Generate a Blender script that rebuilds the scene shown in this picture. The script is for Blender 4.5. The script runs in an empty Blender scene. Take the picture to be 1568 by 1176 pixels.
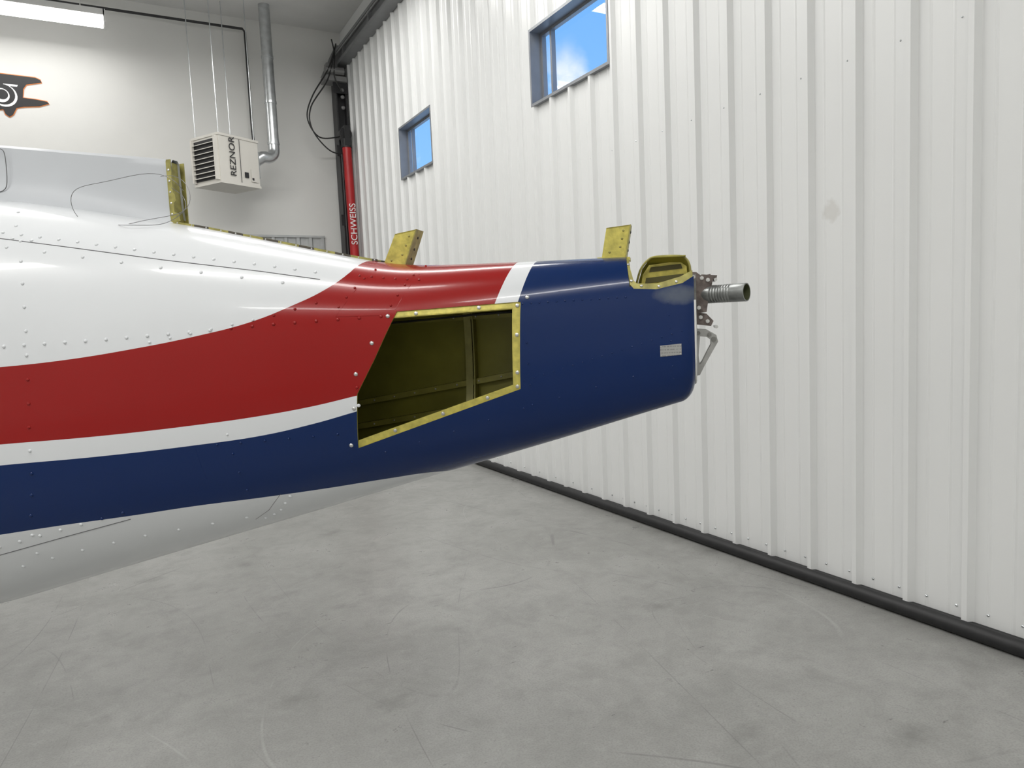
import bpy, bmesh, math, random
from mathutils import Vector, Matrix
random.seed(4)
scene=bpy.context.scene
try:
    scene.view_settings.view_transform='Standard'
except Exception: pass
COL=scene.collection

# ------------------------------------------------------------ helpers
def link(o,parent=None):
    COL.objects.link(o)
    if parent is not None: o.parent=parent
    return o
def empty(name,loc=(0,0,0),rz=0):
    e=bpy.data.objects.new(name,None); e.location=loc; e.rotation_euler=(0,0,rz); e.empty_display_size=.1
    return link(e)
def mesh_obj(name,verts,faces,mat=None,parent=None,smooth=False,mats=None,fmat=None):
    me=bpy.data.meshes.new(name); me.from_pydata([tuple(v) for v in verts],[],faces)
    for m in (mats or ([mat] if mat else [])): me.materials.append(m)
    if fmat:
        for p,i in zip(me.polygons,fmat): p.material_index=i
    bm=bmesh.new(); bm.from_mesh(me); bmesh.ops.recalc_face_normals(bm,faces=bm.faces); bm.to_mesh(me); bm.free()
    if smooth:
        for p in me.polygons: p.use_smooth=True
        me.set_sharp_from_angle(angle=math.radians(smooth if smooth>1 else 35))
    return link(bpy.data.objects.new(name,me),parent)
class MB:
    """mesh builder collecting many shapes into one object"""
    def __init__(s): s.v=[];s.f=[];s.m=[]
    def add(s,vs,fs,mi=0):
        b=len(s.v); s.v+= [Vector(v) for v in vs]; s.f+=[[i+b for i in f] for f in fs]; s.m+=[mi]*len(fs)
    def box(s,a,b,mi=0,mat=None):
        x0,y0,z0=a;x1,y1,z1=b
        vs=[Vector(p) for p in [(x0,y0,z0),(x1,y0,z0),(x1,y1,z0),(x0,y1,z0),(x0,y0,z1),(x1,y0,z1),(x1,y1,z1),(x0,y1,z1)]]
        if mat: vs=[mat@v for v in vs]
        s.add(vs,[(0,3,2,1),(4,5,6,7),(0,1,5,4),(1,2,6,5),(2,3,7,6),(3,0,4,7)],mi)
    def tube(s,pts,r,n=12,mi=0,cap=True):
        pts=[Vector(p) for p in pts]; rings=[]
        rr=r if isinstance(r,(list,tuple)) else [r]*len(pts)
        up=None
        for i,p in enumerate(pts):
            t=(pts[min(i+1,len(pts)-1)]-pts[max(i-1,0)]).normalized()
            if up is None:
                up=Vector((0,0,1)) if abs(t.z)<.9 else Vector((1,0,0))
            a=(up-up.dot(t)*t).normalized(); b=t.cross(a); up=a
            rings.append([p+rr[i]*(math.cos(k*2*math.pi/n)*a+math.sin(k*2*math.pi/n)*b) for k in range(n)])
        vs=[v for r_ in rings for v in r_]; fs=[]
        for i in range(len(pts)-1):
            for k in range(n):
                fs.append((i*n+k,i*n+(k+1)%n,(i+1)*n+(k+1)%n,(i+1)*n+k))
        if cap:
            fs.append(tuple(range(n-1,-1,-1))); fs.append(tuple((len(pts)-1)*n+k for k in range(n)))
        s.add(vs,fs,mi)
    def prism(s,poly,d0,d1,axis='y',mi=0):
        def P(a,b,d):
            return {'y':(a,d,b),'x':(d,a,b),'z':(a,b,d)}[axis]
        n=len(poly)
        vs=[P(a,b,d0) for a,b in poly]+[P(a,b,d1) for a,b in poly]
        fs=[tuple(range(n)),tuple(range(2*n-1,n-1,-1))]+[(i,(i+1)%n,n+(i+1)%n,n+i) for i in range(n)]
        s.add(vs,fs,mi)
    def dome(s,c,nrm,r,h,n=8,mi=0):
        c=Vector(c);nrm=Vector(nrm).normalized()
        a=nrm.orthogonal().normalized(); b=nrm.cross(a)
        vs=[];
        for (rr,hh) in ((1,-.3),(.86,.55),(.5,.9)):
            vs+=[c+nrm*h*hh+r*rr*(math.cos(k*2*math.pi/n)*a+math.sin(k*2*math.pi/n)*b) for k in range(n)]
        vs.append(c+nrm*h); fs=[]
        for j in range(2):
            for k in range(n): fs.append((j*n+k,j*n+(k+1)%n,(j+1)*n+(k+1)%n,(j+1)*n+k))
        for k in range(n): fs.append((2*n+k,2*n+(k+1)%n,3*n))
        s.add(vs,fs,mi)
    def obj(s,name,mats,parent=None,smooth=False):
        return mesh_obj(name,s.v,s.f,parent=parent,smooth=smooth,mats=mats if isinstance(mats,list) else [mats],fmat=s.m)
def smooth_path(pts,k=8):
    pts=[Vector(p) for p in pts]; out=[]
    for i in range(len(pts)-1):
        p0=pts[max(i-1,0)];p1=pts[i];p2=pts[i+1];p3=pts[min(i+2,len(pts)-1)]
        for j in range(k):
            t=j/k
            out.append(.5*((2*p1)+(p2-p0)*t+(2*p0-5*p1+4*p2-p3)*t*t+(3*p1-p0-3*p2+p3)*t**3))
    out.append(pts[-1]); return out

# ------------------------------------------------------------ materials
def newmat(name):
    m=bpy.data.materials.new(name); m.use_nodes=True
    nt=m.node_tree; b=nt.nodes['Principled BSDF']; return m,nt,b
def simple(name,col,rough=.5,metal=0,noise=0.08,scale=12,bump=0,coat=0,emis=None,es=0):
    m,nt,b=newmat(name)
    N=nt.nodes; L=nt.links
    tc=N.new('ShaderNodeTexCoord'); nz=N.new('ShaderNodeTexNoise'); nz.inputs['Scale'].default_value=scale; nz.inputs['Detail'].default_value=5
    L.new(tc.outputs['Object'],nz.inputs['Vector'])
    mr=N.new('ShaderNodeMapRange'); mr.inputs[1].default_value=.3;mr.inputs[2].default_value=.7;mr.inputs[3].default_value=1-noise;mr.inputs[4].default_value=1+noise
    L.new(nz.outputs['Fac'],mr.inputs[0])
    vm=N.new('ShaderNodeVectorMath'); vm.operation='SCALE'; vm.inputs[0].default_value=col
    L.new(mr.outputs[0],vm.inputs['Scale']); L.new(vm.outputs[0],b.inputs['Base Color'])
    b.inputs['Roughness'].default_value=rough; b.inputs['Metallic'].default_value=metal
    b.inputs['Coat Weight'].default_value=coat
    if bump:
        bp=N.new('ShaderNodeBump'); bp.inputs['Strength'].default_value=bump; bp.inputs['Distance'].default_value=.01
        L.new(nz.outputs['Fac'],bp.inputs['Height']); L.new(bp.outputs[0],b.inputs['Normal'])
    if emis:
        b.inputs['Emission Color'].default_value=(*emis,1); b.inputs['Emission Strength'].default_value=es
    return m
class NG:
    def __init__(s,nt): s.nt=nt
    def n(s,t,**k):
        x=s.nt.nodes.new(t)
        for a,b in k.items(): setattr(x,a,b)
        return x
    def l(s,a,b): s.nt.links.new(a,b)
    def math(s,op,a,b=None,c=None):
        x=s.n('ShaderNodeMath',operation=op)
        for i,v in enumerate((a,b,c)):
            if v is None: continue
            if isinstance(v,(int,float)): x.inputs[i].default_value=v
            else: s.l(v,x.inputs[i])
        return x.outputs[0]
    def mix(s,f,a,b):
        x=s.n('ShaderNodeMix',data_type='RGBA')
        if isinstance(f,(int,float)): x.inputs[0].default_value=f
        else: s.l(f,x.inputs[0])
        for i,v in ((6,a),(7,b)):
            if isinstance(v,tuple): x.inputs[i].default_value=(*v,1)
            else: s.l(v,x.inputs[i])
        return x.outputs[2]
    def mr(s,v,a,b,c,d):
        x=s.n('ShaderNodeMapRange'); s.l(v,x.inputs[0])
        for i,q in enumerate((a,b,c,d)): x.inputs[i+1].default_value=q
        return x.outputs[0]
    def noise(s,vec,scale,detail=4,rough=.5,dist=0):
        x=s.n('ShaderNodeTexNoise'); s.l(vec,x.inputs['Vector']); x.inputs['Scale'].default_value=scale
        x.inputs['Detail'].default_value=detail; x.inputs['Roughness'].default_value=rough; x.inputs['Distortion'].default_value=dist
        return x.outputs['Fac']

RED=(.30,.009,.008); BLUE=(.0016,.019,.100); WHITE=(.72,.74,.76)
def paint_material():
    m,nt,b=newmat('striped_aircraft_paint'); g=NG(nt)
    tc=g.n('ShaderNodeTexCoord'); sp=g.n('ShaderNodeSeparateXYZ'); g.l(tc.outputs['Object'],sp.inputs[0])
    x,z=sp.outputs[0],sp.outputs[2]
    x0,x1,z0,z1=-2.4,.2,-.6,.6
    xn=g.mr(x,x0,x1,0,1); zn=g.mr(z,z0,z1,0,1)
    def curve(pts):
        c=g.n('ShaderNodeFloatCurve'); cm=c.mapping; cm.use_clip=False
        cu=cm.curves[0]; q=[((a-x0)/(x1-x0),(bb-z0)/(z1-z0)) for a,bb in pts]
        cu.points[0].location=q[0]; cu.points[1].location=q[-1]
        for p in q[1:-1]: cu.points.new(*p)
        for p in cu.points: p.handle_type='AUTO_CLAMPED'
        cm.update(); g.l(xn,c.inputs['Value']); return c.outputs[0]
    k=lambda s:[tuple(int(v)/1000 for v in q.split(',')) for q in s.split()]
    cred=curve(k('-2400,-50 -1683,-25 -1515,-14 -1349,5 -1185,30 -1055,57 -961,89 -871,131 -828,169 -812,210 -790,290 -760,420 200,430'))
    cpin=curve(k('-2400,-255 -1707,-219 -1454,-207 -1204,-188 -1040,-171 -910,-152 -800,-130 -400,-50 200,50'))
    cblu=curve(k('-2400,-320 -1717,-273 -1463,-259 -1213,-239 -1047,-221 -915,-196 -801,-168 -400,-75 200,20'))
    cbel=curve(k('-2400,-540 -1776,-463 -1600,-442 -1428,-424 -1257,-404 -1090,-389 -924,-372 -761,-353 -664,-345 -560,-370 -400,-540 200,-580'))
    gt=lambda a,c:g.math('GREATER_THAN',a,c)
    above_pin=gt(zn,cpin); below_red=gt(cred,zn)
    s1=g.math('ADD',g.math('MULTIPLY',z,.384),-.4914); s2=g.math('ADD',g.math('MULTIPLY',z,.316),-.432)
    lt1=gt(s1,x); gt2=gt(x,s2)
    redm=g.math('MULTIPLY',g.math('MULTIPLY',above_pin,below_red),lt1)
    blum=g.math('MULTIPLY',gt(zn,cbel),g.math('MAXIMUM',gt(cblu,zn),gt2))
    nz=g.noise(tc.outputs['Object'],1.6,2)
    nf=g.noise(tc.outputs['Object'],40,4)
    wh=g.mix(g.mr(nz,.3,.7,0,1),(.69,.71,.73),WHITE)
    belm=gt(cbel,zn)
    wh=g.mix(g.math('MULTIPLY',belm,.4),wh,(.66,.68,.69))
    rd=g.mix(g.mr(nz,.3,.7,0,1),(.275,.008,.007),RED)
    bl=g.mix(g.mr(nz,.3,.7,0,1),(.0014,.018,.092),BLUE)
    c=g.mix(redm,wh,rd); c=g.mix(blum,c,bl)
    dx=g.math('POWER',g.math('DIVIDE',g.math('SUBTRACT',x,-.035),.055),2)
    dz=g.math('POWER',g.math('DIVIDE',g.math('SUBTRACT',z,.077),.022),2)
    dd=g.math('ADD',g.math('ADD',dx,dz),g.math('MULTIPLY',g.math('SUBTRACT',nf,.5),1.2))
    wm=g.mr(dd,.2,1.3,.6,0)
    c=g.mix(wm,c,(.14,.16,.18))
    g.l(c,b.inputs['Base Color'])
    b.inputs['Roughness'].default_value=.22
    b.inputs['Specular IOR Level'].default_value=.26
    b.inputs['Coat Weight'].default_value=.18; b.inputs['Coat Roughness'].default_value=.05
    bp=g.n('ShaderNodeBump'); bp.inputs['Strength'].default_value=.05; bp.inputs['Distance'].default_value=.02
    g.l(g.noise(tc.outputs['Object'],5,0),bp.inputs['Height']); g.l(bp.outputs[0],b.inputs['Normal'])
    return m
PAINT=paint_material()
PRIMER=simple('zinc_chromate_primer_olive',(.31,.285,.05),.45,0,.15,9)
YEL=simple('zinc_chromate_yellow',(.58,.51,.12),.36,.25,.22,60,.1)
YELD=simple('zinc_chromate_dull',(.33,.30,.09),.45,.25,.3,50)
FINW=simple('fin_pale_grey_paint',(.50,.52,.545),.4,0,.03,3)
ALU=simple('bare_aluminium',(.62,.62,.61),.32,.85,.12,30)
STEEL=simple('oily_steel',(.22,.22,.21),.36,.7,.25,60)
RUST=simple('grimy_steel_bracket',(.15,.125,.115),.42,.6,.4,60,.15)
DARK=simple('dark_seam',(.03,.03,.03),.7)
SEAM=simple('panel_joint_dark_line',(.12,.12,.125),.6)  # dark grey for the thin lines along the panel joints
RUB=simple('black_rubber',(.012,.012,.013),.55,0,.2,20,.1)
BLACKP=simple('black_painted_steel',(.02,.02,.022),.45,0,.2,5)
REDH=simple('red_cylinder_paint',(.42,.015,.018),.35,0,.1,5)
GALV=simple('galvanised_steel',(.55,.57,.58),.3,.85,.12,14)
HEAT=simple('heater_cream_enamel',(.66,.64,.59),.45,0,.03,4)
TRIMG=simple('grey_window_frame',(.26,.27,.29),.4,.3,.06,10)
WHT=simple('white_text_paint',(.85,.85,.85),.5)
BLK=simple('charcoal_vinyl',(.018,.018,.02),.5)
ORG=simple('orange_vinyl',(.80,.26,.07),.5)
BACKW=simple('painted_drywall',(.70,.70,.68),.6,0,.02,2)
CEIL=simple('white_ceiling_panel',(.72,.72,.71),.7,0,.03,3)
WIRE=simple('grey_wire',(.16,.16,.16),.4,.4)
CABLE=simple('black_cable_jacket',(.015,.015,.015),.5)

def floor_material():
    m,nt,b=newmat('polished_concrete'); g=NG(nt)
    tc=g.n('ShaderNodeTexCoord'); v=tc.outputs['Object']
    big=g.noise(v,.9,6,.6,.6); med=g.noise(v,4,9,.72,.4); mid=g.noise(v,14,7,.7,.2); fine=g.noise(v,130,3)
    c=g.mix(g.mr(big,.35,.65,0,1),(.268,.268,.256),(.335,.335,.322))
    c=g.mix(g.mr(med,.45,.68,0,.6),c,(.215,.215,.205))
    c=g.mix(g.mr(mid,.52,.72,0,.35),c,(.19,.19,.18))
    c=g.mix(g.mr(mid,.46,.28,0,.30),c,(.42,.42,.405))
    c=g.mix(g.mr(fine,.45,.66,0,.32),c,(.15,.15,.145))
    vo=g.n('ShaderNodeTexVoronoi'); vo.inputs['Scale'].default_value=1.7
    mp=g.n('ShaderNodeMapping'); g.l(v,mp.inputs[0]); mp.inputs['Rotation'].default_value=(0,0,.6); mp.inputs['Scale'].default_value=(1,1.8,1); g.l(mp.outputs[0],vo.inputs['Vector'])
    d=g.math('ADD',vo.outputs['Distance'],g.math('MULTIPLY',g.math('SUBTRACT',g.noise(v,16,6,.7),.5),.5))
    c=g.mix(g.mr(d,.0,.2,.42,0),c,(.10,.10,.092))
    for sc,rot,w,st,off,colr in ((.55,.3,.0013,.5,0,(.13,.13,.126)),(.45,1.4,.0010,.45,7,(.13,.13,.126)),(.7,2.3,.0010,.3,3,(.45,.45,.44)),(.5,.9,.0009,.5,12,(.11,.11,.106)),(.62,2.9,.0011,.45,21,(.12,.12,.116)),(.9,.1,.0013,.4,31,(.13,.13,.126))):
        mp=g.n('ShaderNodeMapping'); g.l(v,mp.inputs[0]); mp.inputs['Rotation'].default_value=(0,0,rot); mp.inputs['Scale'].default_value=(1,.35,1); mp.inputs['Location'].default_value=(off,off,0)
        nn=g.noise(mp.outputs[0],sc,0,.4,0)
        dd=g.math('ABSOLUTE',g.math('SUBTRACT',nn,.5))
        br=g.mr(g.noise(v,2.6+sc,3),.46,.58,0,1)
        line=g.math('MULTIPLY',g.mr(dd,w*.3,w,st,0),br)
        c=g.mix(line,c,colr)
    for sc,rot,th in ((2.8,-.5,.06),(5.,.9,.05),(7.,2.,.05)):
        mp=g.n('ShaderNodeMapping'); g.l(v,mp.inputs[0]); mp.inputs['Scale'].default_value=(1,4,1); mp.inputs['Rotation'].default_value=(0,0,rot)
        v2=g.n('ShaderNodeTexVoronoi'); v2.inputs['Scale'].default_value=sc; g.l(mp.outputs[0],v2.inputs['Vector'])
        d=g.math('ADD',v2.outputs['Distance'],g.math('MULTIPLY',g.math('SUBTRACT',g.noise(v,70,3),.5),.16))
        sel=g.n('ShaderNodeSeparateXYZ'); g.l(v2.outputs['Color'],sel.inputs[0])
        on=g.math('GREATER_THAN',sel.outputs[0],.55)
        c=g.mix(g.math('MULTIPLY',on,g.mr(d,.0,th,.85,0)),c,(.055,.055,.055))
    g.l(c,b.inputs['Base Color'])
    g.l(g.mr(med,.3,.7,.25,.40),b.inputs['Roughness'])
    bp=g.n('ShaderNodeBump'); bp.inputs['Strength'].default_value=.05; bp.inputs['Distance'].default_value=.01
    g.l(fine,bp.inputs['Height']); g.l(bp.outputs[0],b.inputs['Normal'])
    return m
def doorwall_material():
    m,nt,b=newmat('white_corrugated_steel'); g=NG(nt)
    tc=g.n('ShaderNodeTexCoord'); v=tc.outputs['Object']
    c=g.mix(g.mr(g.noise(v,.8,3),.3,.7,0,1),(.75,.76,.755),(.78,.79,.785))
    sp=g.n('ShaderNodeSeparateXYZ'); g.l(v,sp.inputs[0])
    dy=g.math('POWER',g.math('DIVIDE',g.math('SUBTRACT',sp.outputs[1],2.46),.05),2)
    dz=g.math('POWER',g.math('DIVIDE',g.math('SUBTRACT',sp.outputs[2],1.99),.06),2)
    dd=g.math('ADD',g.math('ADD',dy,dz),g.math('MULTIPLY',g.math('SUBTRACT',g.noise(v,30,4),.5),2.5))
    c=g.mix(g.mr(dd,.3,1.3,.3,0),c,(.45,.42,.37))
    g.l(c,b.inputs['Base Color']); b.inputs['Roughness'].default_value=.33
    return m
FLOOR=floor_material(); DOORW=doorwall_material()

# ------------------------------------------------------------ camera
f=1090.
Yc=Vector((-599,71,-1090)).normalized()
U=Vector((-557,12376,1090)).normalized(); U=(U-U.dot(Yc)*Yc).normalized(); Xc=Yc.cross(U)
M=Matrix((Xc,Yc,U))
cd=bpy.data.cameras.new('camera'); cd.sensor_width=36; cd.lens=36*f/1568; cd.clip_start=.05
cam=link(bpy.data.objects.new('camera',cd)); cam.matrix_world=Matrix.Translation((0,0,1.5))@M.to_4x4()
scene.camera=cam

# ------------------------------------------------------------ room
D=3.247; BY=10.9; CZ=5.9; LX=-8.; FY=-5.
def slab(name,a,b,mat):
    q=MB(); q.box(a,b); return q.obj(name,mat)
slab('floor',(LX-.15,FY-.15,-.12),(D+.15,BY+.15,0),FLOOR)
slab('ceiling',(LX-.15,FY-.15,CZ),(D+.15,BY+.15,CZ+.1),CEIL)
slab('wall_back',(LX,BY,0),(D,BY+.12,CZ),BACKW)
slab('wall_left',(LX-.12,FY,0),(LX,BY,CZ),BACKW)
slab('wall_front',(LX,FY-.12,0),(D,FY,CZ),BACKW)

# corrugated hangar door wall with window openings
wins=[(4.265,5.325),(7.545,8.53)]; WZ0,WZ1=3.315,3.90; DH=5.32
pitch=.274; ph=2.585
def profx(y):
    u=((y-ph+pitch/2)%pitch)-pitch/2   # centred on rib
    a=abs(u)
    if a<.012: h=.032
    elif a<.030: h=.032*(.030-a)/.018
    elif .078<a<.094: h=.0028*(1-abs(a-.086)/.008)
    else: h=0
    return h
ys=set([FY,BY])
k=int((FY-ph)/pitch)-1
while ph+k*pitch<BY+1:
    c=ph+k*pitch
    for o in (0,.012,.030,.078,.086,.094):
        for s in (1,-1):
            y=c+s*o
            if FY<y<BY: ys.add(round(y,5))
    k+=1
for a,b in wins: ys|={a,b}
ys=sorted(ys)
q=MB()
def colstrip(y0,y1,z0,z1):
    q.add([(D-profx(y0),y0,z0),(D-profx(y1),y1,z0),(D-profx(y1),y1,z1),(D-profx(y0),y0,z1)],[(0,1,2,3)])
for y0,y1 in zip(ys,ys[1:]):
    inw=any(a-1e-6<=y0 and y1<=b+1e-6 for a,b in wins)
    if inw: colstrip(y0,y1,0,WZ0); colstrip(y0,y1,WZ1,DH)
    else: colstrip(y0,y1,0,DH)
ox=D+.12
yy=[FY]+[v for w_ in wins for v in w_]+[BY]
for i in range(len(yy)-1):
    if i%2==0: q.add([(ox,yy[i],0),(ox,yy[i+1],0),(ox,yy[i+1],CZ),(ox,yy[i],CZ)],[(0,1,2,3)])
    else:
        q.add([(ox,yy[i],0),(ox,yy[i+1],0),(ox,yy[i+1],WZ0),(ox,yy[i],WZ0)],[(0,1,2,3)])
        q.add([(ox,yy[i],WZ1),(ox,yy[i+1],WZ1),(ox,yy[i+1],CZ),(ox,yy[i],CZ)],[(0,1,2,3)])
q.add([(D,FY,DH),(D,BY,DH),(D,BY,CZ),(D,FY,CZ)],[(0,1,2,3)])
wr=q.obj('wall_right',DOORW)
def glassmat():
    m,nt,b=newmat('window_glass'); g=NG(nt)
    tr=g.n('ShaderNodeBsdfTransparent'); gl=g.n('ShaderNodeBsdfGlossy'); gl.inputs['Roughness'].default_value=.02
    mx=g.n('ShaderNodeMixShader'); mx.inputs[0].default_value=.05; g.l(tr.outputs[0],mx.inputs[1]); g.l(gl.outputs[0],mx.inputs[2])
    g.l(mx.outputs[0],nt.nodes['Material Output'].inputs[0]); return m
GLASS=glassmat()
for i,(a,b) in enumerate(wins):
    q=MB(); t=.022
    for (y0,y1,z0,z1) in ((a-t,b+t,WZ0-t,WZ0),(a-t,b+t,WZ1,WZ1+t),(a-t,a,WZ0,WZ1),(b,b+t,WZ0,WZ1)):
        q.box((D-.036,y0,z0),(D+.12,y1,z1))
    s=.025
    for (y0,y1,z0,z1) in ((a,b,WZ0,WZ0+s),(a,b,WZ1-s,WZ1),(a,a+s,WZ0+s,WZ1-s),(b-s,b,WZ0+s,WZ1-s),(a+(b-a)*.84,a+(b-a)*.84+.025,WZ0+s,WZ1-s)):
        q.box((D+.07,y0,z0),(D+.11,y1,z1),1)
    q.add([(D+.09,a+s,WZ0+s),(D+.09,b-s,WZ0+s),(D+.09,b-s,WZ1-s),(D+.09,a+s,WZ1-s)],[(0,1,2,3)],2)
    q.obj('window_%d'%(i+1),[TRIMG,TRIMG,GLASS])
q=MB(); q.tube([(D-.045,FY+.02,.036),(D-.045,BY-.6,.036)],.035,14)
q.box((D-.045,FY+.02,.04),(D-.008,BY-.6,.066))
q.obj('baseboard_right',RUB,smooth=40)
q=MB()
y=FY+.1
while y<BY-.2:
    q.dome((D-profx(y),y,.115),(-1,0,0),.007,.006,6); y+=pitch/2
kk=int((FY-ph)/pitch)
while ph+kk*pitch<BY-.1:
    c=ph+kk*pitch+.055
    for z in (2.7,4.1,5.1):
        if FY<c<BY-.1 and not any(a-.05<c<b+.05 and WZ0-.05<z<WZ1+.05 for a,b in wins): q.dome((D,c,z),(-1,0,0),.005,.004,6)
    kk+=1
o=q.obj('cladding_screws',GALV,parent=wr)
q=MB(); q.box((D-.16,FY+.02,DH),(D-.01,BY-.02,DH+.05)); q.box((D-.10,FY+.02,DH+.05),(D-.06,BY-.02,DH+.19)); q.box((D-.16,FY+.02,DH+.19),(D-.01,BY-.02,DH+.23))
for j in range(12): q.box((D-.15,BY-.6-j*1.2,DH+.05),(D-.02,BY-.57-j*1.2,DH+.19))
q.tube([(D-.19,FY+.05,DH+.12),(D-.19,BY-.1,DH+.12)],.012,8)
q.obj('trim_1',simple('grey_steel_beam',(.24,.245,.25),.5,.3,.1,4))
q=MB()
for j in range(4):
    yv=BY-2.2-j*3.0
    q.box((LX+.02,yv-.05,CZ-.22),(D-.22,yv+.05,CZ-.001))
q.obj('trim_2',CEIL)
q=MB(); x=LX+.02
while x<D-.45:
    q.add([(x,BY-.012,0),(x+.10,BY-.012,0),(x+.12,BY-.035,0),(x+.16,BY-.035,0),(x+.18,BY-.012,0),(x,BY-.012,2.87),(x+.10,BY-.012,2.87),(x+.12,BY-.035,2.87),(x+.16,BY-.035,2.87),(x+.18,BY-.012,2.87)],[(i,i+1,i+6,i+5) for i in range(4)])
    x+=.18
q.box((LX+.02,BY-.045,2.86),(D-.43,BY-.001,2.89))
q.obj('trim_3',simple('galvalume_wainscot',(.45,.46,.46),.4,.3))
# ------------------------------------------------------------ door post + cylinder
lift=empty('hydraulic_door_lift',(0,0,0))
q=MB()
q.box((3.03,BY-.36,0),(3.05,BY-.14,5.28)); q.box((3.17,BY-.36,0),(3.19,BY-.14,5.28)); q.box((3.05,BY-.26,0),(3.17,BY-.24,5.28))
for z in (1.0,2.0,3.0,4.0,4.9): q.box((2.99,BY-.38,z),(3.2,BY-.37,z+.16))
q.box((2.86,BY-.45,5.05),(3.18,BY-.2,5.12),1); q.box((2.9,BY-.42,5.12),(3.02,BY-.3,5.3),1); q.tube([(2.88,BY-.40,5.2),(3.15,BY-.40,5.2)],.06,12,1)
q.prism([(2.84,5.12),(3.0,5.12),(3.16,5.45),(3.16,5.6),(3.08,5.6)],BY-.32,BY-.28,'y',1)
for z in (4.7,4.85,4.95): q.dome((3.12,BY-.38,z),(0,-1,0),.03,.02,8,1)
q.obj('post',[BLACKP,simple('grey_bracket',(.24,.24,.24),.5,.4)],parent=lift)
q=MB()
q.tube([(3.10,BY-.50,4.22),(3.10,BY-.50,4.10)],.075,16,1)
q.tube([(3.10,BY-.50,4.10),(3.13,BY-.50,1.6)],.065,18,0)
q.tube([(3.13,BY-.50,1.6),(3.14,BY-.50,.35)],.035,14,2)
q.tube([(3.10,BY-.50,4.3),(3.10,BY-.36,4.3)],.09,14,1)
q.box((3.05,BY-.55,0),(3.19,BY-.40,.35),1); q.box((3.06,BY-.58,4.12),(3.14,BY-.36,4.40),1)
q.tube([(3.02,BY-.50,4.0),(3.03,BY-.50,1.6)],.012,8,1)
cyl=q.obj('red_cylinder',[REDH,BLACKP,ALU],parent=lift,smooth=40)
def text(name,s,size,mat,parent,loc,rot):
    c=bpy.data.curves.new(name,'FONT'); c.body=s; c.size=size; c.extrude=.001; c.align_x='CENTER'; c.align_y='CENTER'; c.materials.append(mat)
    o=bpy.data.objects.new(name,c); link(o,parent); o.location=loc; o.rotation_euler=rot; return o
text('cylinder_lettering','SCHWEISS',.13,WHT,cyl,(3.112,BY-.568,3.0),(math.pi/2,-math.pi/2,0))
q=MB()
yb=BY-.45
def P(px,py,y=yb): return (1.98+(px-398)*.0102,y,4.25-(py-213)*.0103)
for pp in ([(503,85),(490,120),(465,160),(456,190),(470,214),(495,213),(512,205)],[(500,95),(488,135),(462,175),(462,205),(485,232),(512,236)],[(497,80),(500,100),(498,130),(508,150)]):
    q.tube(smooth_path([P(*a) for a in pp]),.010,8)
q.obj('hanging_cables',CABLE,parent=lift,smooth=40)
# ------------------------------------------------------------ unit heater
he=empty('unit_heater')
A=Vector((1.27,9.75,0)); ang=math.radians(30)
Mx=Matrix.Translation((A.x,A.y,3.40))@Matrix.Rotation(ang,4,'Z')
q=MB(); Wd,Dp,Ht=.60,.52,.60
q.box((0,0,0),(Wd,Dp,Ht),0,Mx)
q.box((-.01,-.01,Ht-.02),(Wd+.01,Dp+.01,Ht+.01),0,Mx); q.box((-.01,-.01,-.01),(Wd+.01,Dp+.01,.02),0,Mx)
q.box((-.012,.04,.05),(.002,Dp-.04,Ht-.05),1,Mx)
for j in range(8):
    z=.08+j*.06
    q.add([Mx@Vector(v) for v in [(-.040,.04,z),(-.040,Dp-.04,z),(-.01,Dp-.04,z+.016),(-.01,.04,z+.016),(-.040,.04,z-.006),(-.040,Dp-.04,z-.006)]],[(0,1,2,3),(0,1,5,4)],0)
q.box((-.05,.02,.03),(.0,.045,Ht-.03),0,Mx); q.box((-.05,Dp-.045,.03),(.0,Dp-.02,Ht-.03),0,Mx)
q.box((.30,-.014,.03),(.305,-.009,Ht-.03),1,Mx); q.box((.36,-.013,.10),(.42,-.009,.17),1,Mx); q.box((.46,-.013,.06),(.56,-.009,.22),0,Mx); q.box((.47,-.016,.08),(.50,-.012,.11),1,Mx)
q.box((Wd,.1,.15),(Wd+.10,.35,.5),2,Mx)
q.obj('cabinet',[HEAT,BLK,GALV],parent=he)
text('maker_lettering','REZNOR',.125,BLK,he,Mx@Vector((.19,-.013,.34)),(math.pi/2,-math.pi/2,ang))
q=MB()
for (a,b) in ((.03,.03),(.03,Dp-.03),(Wd-.03,.03),(Wd-.03,Dp-.03)):
    p=Mx@Vector((a,b,Ht)); q.tube([p,(p.x,p.y,CZ)],.006,6)
q.obj('hanger_rods',GALV,parent=he)
q=MB(); px_,py_=2.06,10.35
el=Mx@Vector((Wd+.08,.25,.36))
q.tube([(px_,py_,CZ),(px_,py_,4.05)]+smooth_path([(px_,py_,4.05),(px_-.01,py_-.02,3.93),(px_-.08,py_-.06,3.86),(px_-.16,py_-.10,3.86)],5)[1:]+[el],.075,18)
for z in (4.05,4.6,5.2): q.tube([(px_,py_,z),(px_,py_,z+.03)],.082,18)
q.obj('flue',GALV,parent=he,smooth=40)
q=MB()
q.tube([(-.6,10.75,5.70),(1.83,10.75,5.70),(1.86,10.75,5.66),(1.86,10.75,4.3),(1.8,10.3,3.9)],.018,8)
q.tube([(-.6,10.75,5.70),(-7.9,10.75,5.70)],.018,8)
q.obj('gas_line',BLACKP,parent=he)
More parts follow.
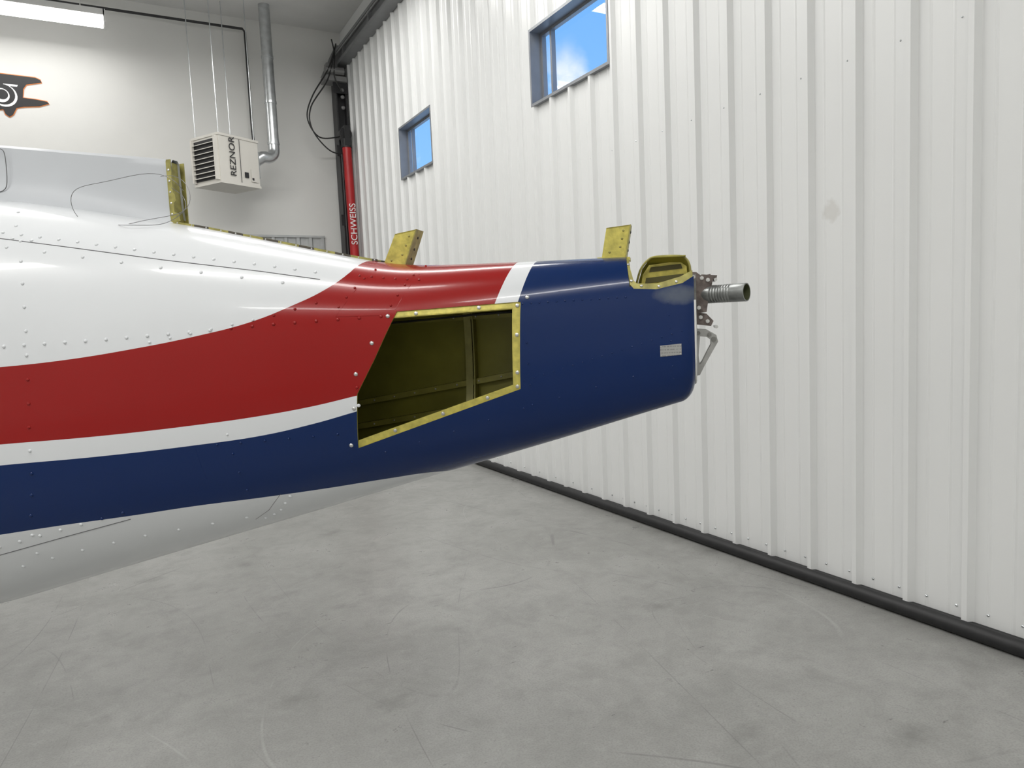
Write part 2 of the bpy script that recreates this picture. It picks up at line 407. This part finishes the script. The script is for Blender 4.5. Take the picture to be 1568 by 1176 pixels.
# ------------------------------------------------------------ wall sign: biplane emblem
sg=empty('biplane_wall_sign',(-1.45,BY-.006,4.56))
half=[(0,113),(58,114),(66,117),(68,121),(42,127),(36,135),(34,150),(55,151),(74,153),(77,156),(60,162),(34,165),(22,168),(15,180),(9,184),(3,180),(0,172),(-30,178),(-64,182)]
def cv(p): return (-1.04+.0063*p[0]+1.45, 4.80-(p[1]-112)*.0072-4.56)
hp_=[cv(p) for p in half]; hp_=[(0,hp_[0][1]+.02)]+hp_
sil=hp_+[(-a,b) for a,b in hp_[::-1] if a>1e-4]
def area(pp): return sum(pp[i-1][0]*pp[i][1]-pp[i][0]*pp[i-1][1] for i in range(len(pp)))
def offset(pp,s):
    if area(pp)<0: pp=pp[::-1]
    out=[];n=len(pp)
    for i in range(n):
        a=Vector(pp[i-1]);b=Vector(pp[i]);c=Vector(pp[(i+1)%n]); t=(c-a).normalized(); nn=Vector((t.y,-t.x))
        out.append((b.x+nn.x*s,b.y+nn.y*s))
    return out
q=MB()
q.prism(offset(sil,.010),-.001,.004,'y',1)
q.prism(sil,-.006,-.0015,'y',0)
def disc(cx,cz,r,y0,mi,a0=0,a1=24):
    q.prism([(cx+r*math.cos(t*math.pi/12),cz+r*math.sin(t*math.pi/12)) for t in range(a0,a1)],y0-.002,y0,'y',mi)
for s in (1,-1):
    cx,cz=cv((4,149)); cx*=s
    disc(cx,cz,.135,-.0062,2); disc(cx-.01*s,cz+.012,.122,-.0084,0); disc(cx-.03*s,cz,.085,-.0106,2); disc(cx-.02*s,cz+.01,.06,-.0128,0)
    a,b=cv((20,131)); q.prism([(s*(a-.1),b+.012),(s*(a+.05),b+.012),(s*(a+.04),b-.010),(s*(a-.1),b-.012)],-.008,-.006,'y',2)
q.obj('emblem',[BLK,ORG,WHT],parent=sg)

# ------------------------------------------------------------ lights
LED=simple('led_diffuser',(.9,.9,.9),.5,0,0,1,emis=(1,.99,.96),es=5)
def fixture(x,y,z,lx,ly,power,rot=0):
    e=empty('ceiling_light',(x,y,z),rot)
    q=MB(); q.box((-lx/2,-ly/2,-.03),(lx/2,ly/2,.04),1)
    q.box((-lx/2+.02,-ly/2+.015,-.10),(lx/2-.02,ly/2-.015,-.03),0)
    for s in (-1,1): q.box((s*lx/2-.012,-ly/2,-.11),(s*lx/2+.012,ly/2,.04),1)
    for s in (-.4,.4):
        q.tube([(s*lx,0,.04),(s*lx,0,CZ-z-.001)],.006,6,1)
    q.obj('housing',[LED,CEIL],parent=e)
    ld=bpy.data.lights.new('tube_lamp','AREA'); ld.shape='RECTANGLE'; ld.size=lx; ld.size_y=ly; ld.energy=power; ld.color=(1,.985,.96)
    lo=bpy.data.objects.new('tube_lamp',ld); link(lo,e); lo.location=(0,0,-.12)
    return e
fixture(-1.08,10.15,5.37,2.44,.26,20)
for x,y,pw in ((-5.2,-2.5,64),(-5.2,1.5,64),(-5.2,6.,64),(-1.8,-2.5,84),(-1.8,1.0,76),(-1.8,6.,62),(1.3,4.2,72),(1.3,7.6,60),(1.3,-3.,52)):
    fixture(x,y,5.5,2.44,.25,pw)

# world : blue sky
w=bpy.data.worlds.new('sky'); scene.world=w; w.use_nodes=True; g=NG(w.node_tree); bg=w.node_tree.nodes['Background']
tc=g.n('ShaderNodeTexCoord'); sp=g.n('ShaderNodeSeparateXYZ'); g.l(tc.outputs['Generated'],sp.inputs[0])
c=g.mix(g.mr(sp.outputs[2],.15,.6,0,1),(.26,.54,.95),(.09,.33,.85))
cl=g.math('MULTIPLY',g.mr(g.noise(tc.outputs['Generated'],9,6),.50,.64,0,1),g.mr(sp.outputs[2],.30,.36,1,0))
c=g.mix(cl,c,(.9,.93,1)); g.l(c,bg.inputs[0]); bg.inputs[1].default_value=1.2

# ------------------------------------------------------------ AIRPLANE TAIL
T=(1.2313,1.3204,1.4653)
air=empty('airplane_fuselage_tail',T,math.radians(-40.77))
def tb(s): return [tuple(int(v)/1000 for v in q.split(",")) for q in s.split()]
tt=tb("-4200,600 -3600,640 -3000,650 -2400,620 -1858,527 -1664,479 -1475,429 -1320,389 -1107,324 -929,269 -772,223 -668,206 -414,185 -251,174 -155,167 -15,155 100,150")
bb=tb("-4200,640 -3600,700 -3000,730 -2400,710 -1989,641 -1775,592 -1566,545 -1363,500 -1205,465 -974,414 -698,351 -555,320 -315,267 -102,217 -39,203 100,180")
def lin(tab,x):
    x=max(tab[0][0],min(tab[-1][0]-1e-6,x))
    for a,b in zip(tab,tab[1:]):
        if a[0]<=x<b[0]: return a[1]+(b[1]-a[1])*(x-a[0])/(b[0]-a[0])
    return tab[-1][1]
def sm(tab,x,r=.06): return sum(lin(tab,x+r*k/3) for k in range(-3,4))/7
def nose(x):
    return 1 if x>-3.6 else math.sqrt(max(0.02,1-((-3.6-x)/.52)**2))
def hw(x):
    v=.085+.155*(-x) if x>-2.0 else lin([(-4.3,.47),(-3.2,.50),(-2.6,.46),(-2.0,.395)],x)
    return max(.04,v)*nose(x)*(1 if x<-.03 else 1-.18*((x+.03)/.03)**2*.5)
def zc(x): return .02+.06*max(x,-2.4)
def rnd(x): return 0 if x<-.035 else .045*(1-math.sqrt(max(0,1-((x+.035)/.0355)**2)))
def ht(x): return sm(tt,x)*nose(x)
def hb(x): return (sm(bb,x) if x<-.06 else lin(bb,x))*nose(x)-rnd(x)
PW=2.6
def section(x,n=128,s=1.):
    out=[]; w_,h1,h2,c=hw(x),ht(x),hb(x),zc(x)
    for k in range(n):
        t=2*math.pi*k/n; cs,sn=math.cos(t),math.sin(t)
        y=w_*s*math.copysign(abs(cs)**(2/PW),cs); h=h1 if sn>=0 else h2
        out.append((x,y,c+h*s*math.copysign(abs(sn)**(2/PW),sn)))
    return out
def ysurf(x,z,side=-1):
    h=ht(x) if z>zc(x) else hb(x); u=min(.999,abs(z-zc(x))/h)
    return side*hw(x)*(1-u**PW)**(1/PW)
def nsurf(x,z,side=-1):
    e=.004; p=Vector((x,ysurf(x,z,side),z))
    a=Vector((x+e,ysurf(x+e,z,side),z))-p; b=Vector((x,ysurf(x,z+e,side),z+e))-p
    n=a.cross(b).normalized()
    if n.y*side<0: n=-n
    return p,n
xs=[-4.1+.02*i for i in range(0,26)]
x=-3.58
while x<-.05: xs.append(x); x+=.02
xs+=[-.045,-.035,-.028,-.021,-.015,-.010,-.006,-.003,0]
xs=sorted(set(round(v,4) for v in xs))
NS=128; vs=[]; fs=[]
for x in xs: vs+=section(x,NS)
for i in range(len(xs)-1):
    for k in range(NS): fs.append((i*NS+k,i*NS+(k+1)%NS,(i+1)*NS+(k+1)%NS,(i+1)*NS+k))
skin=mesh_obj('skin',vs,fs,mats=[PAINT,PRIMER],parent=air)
me=skin.data
p0=me.polygons[len(me.polygons)//2]
if (p0.center-Vector((p0.center.x,0,0))).dot(p0.normal)<0: me.flip_normals()
so=skin.modifiers.new('thickness','SOLIDIFY'); so.thickness=.003; so.offset=-1; so.material_offset=1; so.material_offset_rim=1
OPEN=[(-.695,.068),(-.401,.078),(-.410,-.130),(-.816,-.263),(-.801,-.127),(-.753,-.044)]
q=MB(); q.prism(OPEN,-.5,-.035,'y')
q.prism([(-.155,.4),(-.155,.178),(-.150,.140),(-.146,.106),(-.138,.096),(-.086,.092),(-.026,.104),(.05,.15),(.05,.4)],-.3,.004,'y')
c1=q.obj('cut_a',PRIMER)
q=MB(); q.prism([(-.1555,.4),(-.1555,.17),(-.147,.10),(-.135,.112),(-.122,.150),(-.106,.168),(-.090,.176),(-.085,.4)],-.29,.3,'y')
q.prism([(-.012,.4),(-.015,.168),(-.006,.155),(-.004,.125),(.06,.12),(.06,.4)],-.28,.31,'y')
c2=q.obj('cut_b',PRIMER)
for c_ in (c1,c2):
    c_.parent=air
    bo=skin.modifiers.new('cut','BOOLEAN'); bo.object=c_; bo.operation='DIFFERENCE'; bo.solver='EXACT'
bpy.context.view_layer.update()
dg=bpy.context.evaluated_depsgraph_get()
nm=bpy.data.meshes.new_from_object(skin.evaluated_get(dg),preserve_all_data_layers=True,depsgraph=dg)
skin.modifiers.clear(); skin.data=nm
for c_ in (c1,c2): bpy.data.objects.remove(c_,do_unlink=True)
for p in nm.polygons: p.use_smooth=True
nm.set_sharp_from_angle(angle=math.radians(32))

def strip(q,pts,offs,depth=.002,mi=0,th=.0015,sub=8):
    P=[]
    for i in range(len(pts)-1):
        for j in range(sub):
            t=j/sub; P.append((tuple(pts[i][k]*(1-t)+pts[i+1][k]*t for k in (0,1)),tuple(offs[i][k]*(1-t)+offs[i+1][k]*t for k in (0,1))))
    P.append((pts[-1],offs[-1]))
    vs=[]
    for (p,o) in P:
        for (a,b) in (p,o):
            s,n=nsurf(a,b); vs.append(s-n*depth); vs.append(s-n*(depth+th))
    fs=[]
    for i in range(len(P)-1):
        a=4*i;b=4*i+4
        fs+=[(a,b,b+2,a+2),(a+1,a+3,b+3,b+1),(a,a+1,b+1,b),(a+2,b+2,b+3,a+3)]
    q.add(vs,fs,mi)
q=MB()
fr_out=[(-.699,.073),(-.397,.083),(-.406,-.134),(-.820,-.268)]
fr_in=[(-.705,.056),(-.419,.065),(-.425,-.119),(-.812,-.244)]
strip(q,fr_out,fr_in,.0032,0,.002)
strip(q,[(-.419,.065),(-.425,-.119)],[(-.421,.065),(-.427,-.119)],.004,0,.02)
strip(q,[(-.705,.056),(-.419,.065)],[(-.705,.054),(-.419,.063)],.004,0,.012)
for (a,b) in ((-.65,.062),(-.50,.069),(-.409,.070),(-.412,.0),(-.415,-.09),(-.417,-.124),(-.49,-.149),(-.60,-.184),(-.72,-.222)):
    s,n=nsurf(a,b); q.dome(s-n*.003,n,.0052,.003,10,1)
q.obj('opening_frame',[YEL,ALU],parent=air,smooth=40)
q=MB()
for (a,b) in ((-.717,.058),(-.757,-.005),(-.80,-.078),(-.812,-.162),(-.832,-.255),(-.398+.012,.088)):
    s,n=nsurf(a,b); q.dome(s,n,.0055,.003,10)
q.obj('panel_screws',ALU,parent=air,smooth=60)
# internal structure
q=MB()
def ring(x,d,wd=.012,mi=0):
    so_=section(x,96,.985); w_=hw(x); s2=1-d/w_
    si=[(x,p[1]*s2,zc(x)+(p[2]-zc(x))*(1-d/ht(x))) for p in so_]
    for k in range(96):
        k2=(k+1)%96
        if so_[k][1]<0.0 : continue
        a,b,c_,d_=Vector(so_[k]),Vector(so_[k2]),Vector(si[k2]),Vector(si[k]); e=Vector((wd,0,0))
        q.add([a,b,c_,d_,a+e,b+e,c_+e,d_+e],[(0,1,2,3),(4,7,6,5),(0,4,5,1),(3,2,6,7)],mi)
for x in (-1.05,-.36): ring(x,.035)
ring(-.625,.030,.020,1)
ring(-.600,.034,.004,0)
for zf in (.06,-.11,-.18):
    xa,xb=-1.1,-.28
    n=24
    for i in range(n):
        x0=xa+(xb-xa)*i/n;x1=xa+(xb-xa)*(i+1)/n
        sl=0.02 if zf>0 else .16
        z0=zf+(x0+.5)*sl; z1=zf+(x1+.5)*sl
        y0=ysurf(x0,z0,1)-.003;y1=ysurf(x1,z1,1)-.003
        q.add([(x0,y0,z0),(x1,y1,z1),(x1,y1-.026,z1),(x0,y0-.026,z0),(x0,y0-.026,z0-.016),(x1,y1-.026,z1-.016)],[(0,1,2,3)],0)
        q.add([(x0,y0-.026,z0),(x1,y1-.026,z1),(x1,y1-.026,z1-.016),(x0,y0-.026,z0-.016)],[(0,1,2,3)],1)
        if i%2: q.dome((x0,y0-.027,z0-.008),(0,-1,0),.003,.002,6,2)
def bulkhead(x,s=.975,ztop=9,mi=0):
    sec=[(p[1],p[2]) for p in section(x,96,s) if p[2]<ztop]
    q.prism(sec,x-.001,x+.001,'x',mi)
bulkhead(-.27); bulkhead(-1.35)
q.obj('internal_frames',[PRIMER,simple('primer_edge',(.36,.33,.08),.4,0,.2,20),ALU],parent=air)
q=MB()
q.tube(smooth_path([(-1.1,.06,.03),(-.75,.07,.045),(-.55,.07,.055),(-.3,.03,.06)]),.003,6)
q.obj('control_cable',DARK,parent=air)
q=MB()
sec=[(p[1],p[2]) for p in section(-.004,128,.97) if p[2]<.118]
q.prism(sec,-.012,-.008,'x')
q.obj('aft_bulkhead',ALU,parent=air)
q=MB()
so_=section(0,128,.995)
path=[Vector(p)+Vector((.0012,0,0)) for p in so_[60:128] if p[2]<.118]
q.tube(path,.0028,6)
q.obj('aft_rim',simple('pale_sealant',(.7,.7,.68),.5),parent=air,smooth=60)
q=MB()
nb=[(-.155,.170),(-.151,.140),(-.146,.106),(-.138,.096),(-.086,.092),(-.026,.104),(-.002,.119)]
ni=[(-.149,.170),(-.145,.142),(-.138,.116),(-.130,.108),(-.084,.106),(-.030,.120),(-.002,.134)]
strip(q,nb,ni,.001,0,.002,4)
strip(q,[(-.140,.094),(-.026,.102)],[(-.139,.093),(-.026,.101)],.001,0,.05,4)
for (a,b) in ((-.150,.155),(-.143,.115),(-.12,.102),(-.08,.099),(-.04,.108)):
    s,n=nsurf(a,b); q.dome(s,n,.0035,.002,8,1)
q.obj('notch_flange',[YELD,ALU],parent=air,smooth=40)
q=MB()
hump=[(-.135,.112),(-.124,.146),(-.106,.168),(-.085,.1755),(-.030,.174),(-.014,.166),(-.006,.150),(-.004,.125)]
hp=smooth_path([(a,.012,b) for a,b in hump],6)
q.tube(hp,.0028,8,2)
yb_=.045
q.prism([(-.128,.09),(-.120,.135),(-.104,.158),(-.03,.164),(-.012,.15),(-.008,.09)],yb_,yb_+.003,'y',1)
q.prism([(-.104,.140),(-.100,.152),(-.026,.157),(-.022,.145)],yb_-.002,yb_,'y',3)
q.prism([(-.115,.112),(-.112,.126),(-.020,.132),(-.018,.118)],yb_-.002,yb_,'y',3)
q.box((-.14,-.03,.080),(-.01,.045,.084),1)
q.obj('tail_cap_support',[YEL,YEL,YELD,simple('slot_shadow_olive',(.10,.09,.03),.6)],parent=air)

# rivets / seams
q=MB(); qs=MB(); ql=MB()
def rivets(pts,sp=.05,r=.0048,h=.0032,off=0,side=-1,mb=None):
    d=off
    for (a,b) in zip(pts,pts[1:]):
        a=Vector(a);b=Vector(b); l=(b-a).length
        while d<l:
            p=a+(b-a)*d/l
            s,n=nsurf(p.x,p.y,side); (mb or q).dome(s,n,r,h,8); d+=sp
        d-=l
def seam(pts,w_=.0012,side=-1,mb=None):
    P=[]
    for (a,b) in zip(pts,pts[1:]):
        n=max(2,int((Vector(b)-Vector(a)).length/.03))
        for j in range(n): P.append(tuple(a[k]*(1-j/n)+b[k]*j/n for k in (0,1)))
    P.append(pts[-1]); pp=[]
    for (a,b) in P:
        s,n=nsurf(a,b,side); pp.append(s)
    (mb or qs).tube(pp,w_,5)
up=tb("-2500,420 -1727,301 -1549,270 -1288,223 -1039,182 -892,155")
seam(up,.0012)
rivets([(a,b+.016) for a,b in up],.052); rivets([(a,b-.02) for a,b in up[1:]],.104,off=.03)
rv=tb("-2500,-10 -1654,26 -1429,31 -1184,41 -991,51 -730,58")
rivets(rv,.052)
lo=tb("-2500,-660 -1806,-525 -1616,-478 -1432,-434")
seam(lo); rivets([(a,b+.022) for a,b in lo],.06)
rivets([(a,b-.05) for a,b in tb("-2500,-660 -1806,-525 -1616,-478 -1432,-440 -1150,-400")],.09,off=.02)
ve=tb("-1750,380 -1660,280 -1625,170 -1611,88 -1612,-10 -1617,-105 -1630,-215 -1644,-323 -1690,-450 -1720,-550")
rivets(ve,.060)
seam([(-1.04,-.382),(-1.09,-.43),(-1.14,-.46)],.0006); rivets([(-1.02,-.39),(-1.07,-.44),(-1.12,-.46)],.03)
rivets(tb("-397,73 -154,77"),.020,.0028,.0015)
rivets(tb("-400,-110 -21,-5"),.024,.0022,.001)
rivets(tb("-800,160 -730,150 -650,142"),.03,.0035)
seam(tb("-640,185 -700,72"),.0008,mb=ql); seam(tb("-760,185 -842,62 -730,60"),.0008,mb=ql)
rivets(tb("-655,180 -712,80"),.028,.0035); rivets(tb("-770,175 -840,80"),.028,.0035)
rivets(tb("-1300,20 -1000,70 -860,105"),.052,.0038)
seam(tb("-1215,-250 -1205,-330"),.0006,mb=ql); rivets(tb("-1130,-215 -1115,-370"),.05,.0034)
rivets(tb("-800,-110 -800,-155"),.045,.0045); rivets(tb("-1160,-240 -860,-225"),.06,.0035)
rivets(tb("-840,-300 -560,-225 -380,-170 -60,-90"),.09,.0028,.0015)
rivets(tb("-390,-20 -385,-170"),.05,.0025); rivets(tb("-60,60 -50,-150"),.03,.002,.001)
rivets([(-1.9,.33),(-1.6,.285)],.052)
q.obj('rivet_lines',PAINT,parent=air,smooth=60)
qs.obj('panel_seams',SEAM,parent=air)
ql.obj('painted_joint_lines',PAINT,parent=air)

def plateobj():
    m,nt,b=newmat('engraved_data_plate'); g=NG(nt); tc=g.n('ShaderNodeTexCoord'); sp=g.n('ShaderNodeSeparateXYZ'); g.l(tc.outputs['Object'],sp.inputs[0])
    mp=g.n('ShaderNodeMapping'); g.l(tc.outputs['Object'],mp.inputs[0]); mp.inputs['Scale'].default_value=(420,1,60)
    rows=g.math('GREATER_THAN',g.math('SINE',g.math('MULTIPLY',sp.outputs[2],850)),.3)
    ch=g.mr(g.noise(mp.outputs[0],1.2,2),.45,.5,0,1)
    c=g.mix(g.math('MULTIPLY',g.math('MULTIPLY',rows,ch),.45),(.42,.42,.41),(.06,.06,.06)); g.l(c,b.inputs['Base Color'])
    b.inputs['Roughness'].default_value=.35; b.inputs['Metallic'].default_value=.3
    q=MB(); strip(q,[(-.081,-.040),(-.032,-.037)],[(-.081,-.066),(-.032,-.063)],-.0012,0,.001,6)
    for (a,b_) in ((-.079,-.042),(-.079,-.064),(-.034,-.040),(-.034,-.061)):
        s,n=nsurf(a,b_); q.dome(s+n*.001,n,.0013,.001,6,1)
    q.obj('data_plate',[m,ALU],parent=air)
plateobj()

# fin / dorsal stub
vs=[];fs=[]; fx=[-3.1+.06*i for i in range(29)]; fx=[x for x in fx if x<-1.40]+[-1.397]
def ftop(x):
    return lin([(-3.2,.40),(-2.8,.56),(-2.4,.64),(-1.979,.607),(-1.755,.571),(-1.539,.537),(-1.404,.514),(-1.3,.50)],x)
def fbase(x): return zc(x)+ht(x)-.03
NL=14
for x in fx:
    th0=.022+.020*min(1,(-1.39-x)/1.0)
    row=[]
    for j in range(NL):
        t=j/(NL-1); z=fbase(x)*(1-t)+ftop(x)*t
        fl=min(.055*math.exp(-(z-fbase(x)-.02)/.022),.12)
        row.append((x,th0*(1-.25*t)+fl*min(1,.25+(-1.39-x)/.5),z))
    top=[(x,row[-1][1]*.6,ftop(x)+.008)]
    full=[(a,-b,c) for a,b,c in row]+[(x,-top[0][1],top[0][2]),top[0]]+row[::-1]
    vs+=full
nn=len(full)
for i in range(len(fx)-1):
    for k in range(nn-1): fs.append((i*nn+k,i*nn+k+1,(i+1)*nn+k+1,(i+1)*nn+k))
fs.append(tuple(range(nn)))
mesh_obj('dorsal_fin_skin',vs,fs,mat=FINW,parent=air,smooth=40)
q=MB()
q.box((-1.408,-.026,.345),(-1.404,.026,.515)); q.box((-1.404,-.030,.345),(-1.391,-.0265,.518)); q.box((-1.404,.0265,.345),(-1.391,.030,.518))
for z in (.37,.40,.43,.46,.49): q.dome((-1.398,-.030,z),(0,-1,0),.0035,.002,8,1)
q.box((-1.412,-.032,.330),(-1.37,.032,.345))
q.prism([(-1.391,.40),(-1.383,.405),(-1.385,.42),(-1.391,.43)],-.03,-.028,'y'); q.prism([(-1.391,.345),(-1.374,.35),(-1.378,.37),(-1.391,.375)],-.03,-.028,'y')
q.obj('fin_spar_end',[YELD,ALU],parent=air)
q=MB()
pp=smooth_path([(-1.985,-.038,.60),(-1.94,-.038,.595),(-1.925,-.038,.575),(-1.925,-.040,.50),(-1.94,-.042,.475),(-1.985,-.045,.47)],5)
q.tube(pp,.0012,5)
q.obj('fin_panel_seam',SEAM,parent=air)
q=MB()
n=40; xa,xb=-1.39,-.80
for sd in (-1,1):
    for i in range(n):
        x0=xa+(xb-xa)*i/n;x1=xa+(xb-xa)*(i+1)/n
        a=zc(x0)+ht(x0);b=zc(x1)+ht(x1)
        y0=sd*.030
        hgt=.005
        q.add([(x0,y0,a-.004),(x1,y0,b-.004),(x1,y0,b+hgt),(x0,y0,a+hgt),(x0,y0+sd*.002,a-.004),(x1,y0+sd*.002,b-.004),(x1,y0+sd*.002,b+hgt),(x0,y0+sd*.002,a+hgt)],[(0,1,2,3),(4,5,6,7),(3,2,6,7)],0 if i%7<4 else 2)
        if i%3==0: q.dome(((x0+x1)/2,sd*.032,(a+b)/2+.002),(0,sd,0),.0025,.002,6,1)
for i in range(n):
    x0=xa+(xb-xa)*i/n;x1=xa+(xb-xa)*(i+1)/n
    a=zc(x0)+ht(x0)+.001;b=zc(x1)+ht(x1)+.001
    q.add([(x0,-.03,a),(x1,-.03,b),(x1,.03,b),(x0,.03,a)],[(0,1,2,3)],2)
q.obj('crown_saddle_strip',[YELD,ALU,simple('dark_brown_crown',(.07,.06,.045),.6)],parent=air)  # dark brown on the top face and some edge segments of the strip

def bracket(name,base0,base1,top0,top1,yw=.016):
    q=MB(); t=.003
    for y in (-yw,yw-t):
        q.prism([base0,base1,top1,top0],y,y+t,'y')
    b1,t1=Vector(base1),Vector(top1)
    q.prism([tuple(b1),(b1.x+t,b1.y),(t1.x+t,t1.y),tuple(t1)],-yw-.004,yw+.004,'y',1)
    q.prism([(top0[0],top0[1]-t),(top1[0],top1[1]-t),top1,top0],-yw,yw,'y')
    q.prism([(base0[0]-.010,base0[1]-.004),(base1[0]+.012,base1[1]-.006),(base1[0]+.012,base1[1]+.002),(base0[0]-.010,base0[1]+.003)],-yw-.006,yw+.006,'y')
    for u,v in ((.75,.85),(.75,.6),(.72,.35),(.3,.2)):
        x=(base0[0]*(1-v)+top0[0]*v)*(1-u)+(base1[0]*(1-v)+top1[0]*v)*u
        z=(base0[1]*(1-v)+top0[1]*v)*(1-u)+(base1[1]*(1-v)+top1[1]*v)*u
        q.dome((x,-yw,z),(0,-1,0),.0032,.002,8,1)
    for v in (.25,.5,.8):
        p=b1.lerp(t1,v); q.dome((p.x+t,0,p.y),(1,0,0),.004,.002,8,2)
    q.obj(name,[YEL,YELD,DARK],parent=air)
bracket('fin_attach_bracket_front',(-.790,.188),(-.730,.184),(-.750,.272),(-.692,.280),.024)
bracket('fin_attach_bracket_rear',(-.217,.176),(-.160,.174),(-.203,.250),(-.146,.254),.020)

# tail fittings
q=MB()
q.prism([(-.008,.030),(.030,.034),(.034,.060),(.046,.110),(.040,.124),(.020,.120),(.008,.130),(-.008,.132)],-.030,-.022,'y',0)
q.prism([(-.008,.030),(.030,.034),(.034,.060),(.046,.110),(.040,.124),(.020,.120),(.008,.130),(-.008,.132)],.022,.030,'y',0)
q.prism([(-.010,-.005),(.006,-.005),(.006,.125),(-.010,.125)],-.045,.045,'y',1)
q.prism([(.006,.005),(.040,.0),(.046,.012),(.030,.030),(.006,.035)],-.024,-.016,'y',0)
q.prism([(.006,.005),(.040,.0),(.046,.012),(.030,.030),(.006,.035)],.016,.024,'y',0)
q.prism([(.02,.108),(.054,.112),(.056,.120),(.02,.124)],-.028,.028,'y',0)
for (x,z,yy_) in ((.020,.115,-.030),(.034,.110,-.030),(.012,.045,-.030),(.032,.012,-.024),(.016,.022,-.024),(-.002,.0,-.045),(.0,.118,-.045)):
    q.tube([(x,yy_,z),(x,yy_-.006,z)],.005,6,2); q.tube([(x,yy_-.006,z),(x,yy_-.010,z)],.003,8,2)
q.tube([(.052,-.035,-.002),(.052,.035,-.002)],.004,8,2); q.tube([(.052,-.030,.11),(.052,.030,.11)],.004,8,2)
q.obj('tail_hinge_clevis',[RUST,STEEL,ALU],parent=air)
q=MB()
dirv=Vector((math.cos(math.radians(-30)),math.sin(math.radians(-30)),.0)); s0=Vector((.0,.005,.076))
n=28; a=Vector((0,0,1)); b=dirv.cross(a)
ro,ri=.0215,.0190; Lt=.137
stations=[(0,ro)]
stations+=[(.02,ro),(.02,ro+.002),(.030,ro+.002),(.030,ro)]
x=.05
while x<Lt-.035: stations+=[(x,ro),(x+.0015,ro-.0007),(x+.003,ro)]; x+=.007
stations+=[(Lt,ro),(Lt,ri),(Lt*.35,ri)]
vs=[];fs=[]
for d,r in stations:
    vs+=[s0+dirv*d+r*(math.cos(2*math.pi*k/n)*a+math.sin(2*math.pi*k/n)*b) for k in range(n)]
for i in range(len(stations)-1):
    for k in range(n): fs.append((i*n+k,i*n+(k+1)%n,(i+1)*n+(k+1)%n,(i+1)*n+k))
m_=[0]*len(fs)
for i in range(len(m_)-n,len(m_)): m_[i]=1
fs.append(tuple((len(stations)-1)*n+k for k in range(n))); m_.append(1)
mesh_obj('elevator_torque_tube',vs,fs,parent=air,smooth=40,mats=[simple('ribbed_grey_steel',(.26,.27,.265),.36,.7,.2,50),simple('dark_bore_olive',(.09,.10,.05),.5)],fmat=m_)
q=MB()
outer=[(.004,-.005),(.030,-.008),(.052,-.022),(.056,-.038),(.040,-.066),(.022,-.098),(.012,-.118),(.002,-.120)]
inner=[(.014,-.024),(.030,-.026),(.040,-.034),(.040,-.044),(.030,-.062),(.018,-.086),(.012,-.092),(.010,-.07)]
for (y0,y1) in ((-.020,-.014),(.014,.020)):
    n=len(outer); 
    V=[(a,y,b) for y in (y0,y1) for a,b in outer]+[(a,y,b) for y in (y0,y1) for a,b in inner]
    F=[]
    for i in range(n):
        j=(i+1)%n
        F+=[(i,j,2*n+j,2*n+i),(n+i,3*n+i,3*n+j,n+j),(i,n+i,n+j,j),(2*n+i,2*n+j,3*n+j,3*n+i)]
    q.add(V,F,0)
q.tube([(.046,-.026,-.032),(.046,.026,-.032)],.006,10,1)
q.tube([(.010,-.024,-.016),(.010,.024,-.016)],.005,8,1)
q.tube([(.036,-.028,-.02),(.036,-.019,-.02)],.005,6,1)
q.prism([(-.006,-.13),(.004,-.13),(.004,0),(-.006,0)],-.04,.04,'y',0)
q.obj('rudder_stop_arm',[simple('dull_cast_aluminium',(.42,.42,.41),.4,.8,.15,30),STEEL],parent=air)
q=MB()
wp=[]
for i in range(60):
    t=i/59*2*math.pi*1.15
    cx,cz=-1.46,.395
    wp.append((cx+.16*math.cos(t+.3)+.02*i/59,-.10-.05*math.sin(t*.5),cz+.068*math.sin(t+.3)+ .01*math.sin(3*t)))
q.tube(wp,.0008,5)
q.tube(smooth_path([(-1.52,-.12,.34),(-1.43,-.17,.325),(-1.36,-.12,.33),(-1.33,-.07,.37),(-1.345,-.05,.41),(-1.39,-.035,.44)],8),.0008,5)
q.obj('loose_wire',WIRE,parent=air)

# landing gear ahead of frame so the airframe stands on the floor
q=MB()
z0=-T[2]
for s in (-1,1):
    cy=s*.58; cx=-3.62
    q.tube([(cx,s*.30,-.62),(cx,s*.42,-.95),(cx,s*.48,z0+.24)],[.05,.04,.035],12,0)
    q.tube([(cx,s*.46,z0+.2),(cx,s*.62,z0+.2)],.025,12,0)
    q.tube([(cx,cy-.07,z0+.2),(cx,cy-.055,z0+.2),(cx,cy+.055,z0+.2),(cx,cy+.07,z0+.2)],[.15,.2,.2,.15],32,1)
    q.tube([(cx,cy-.075,z0+.2),(cx,cy+.075,z0+.2)],.09,20,2)
q.obj('landing_gear',[ALU,RUB,WHT],parent=air,smooth=40)
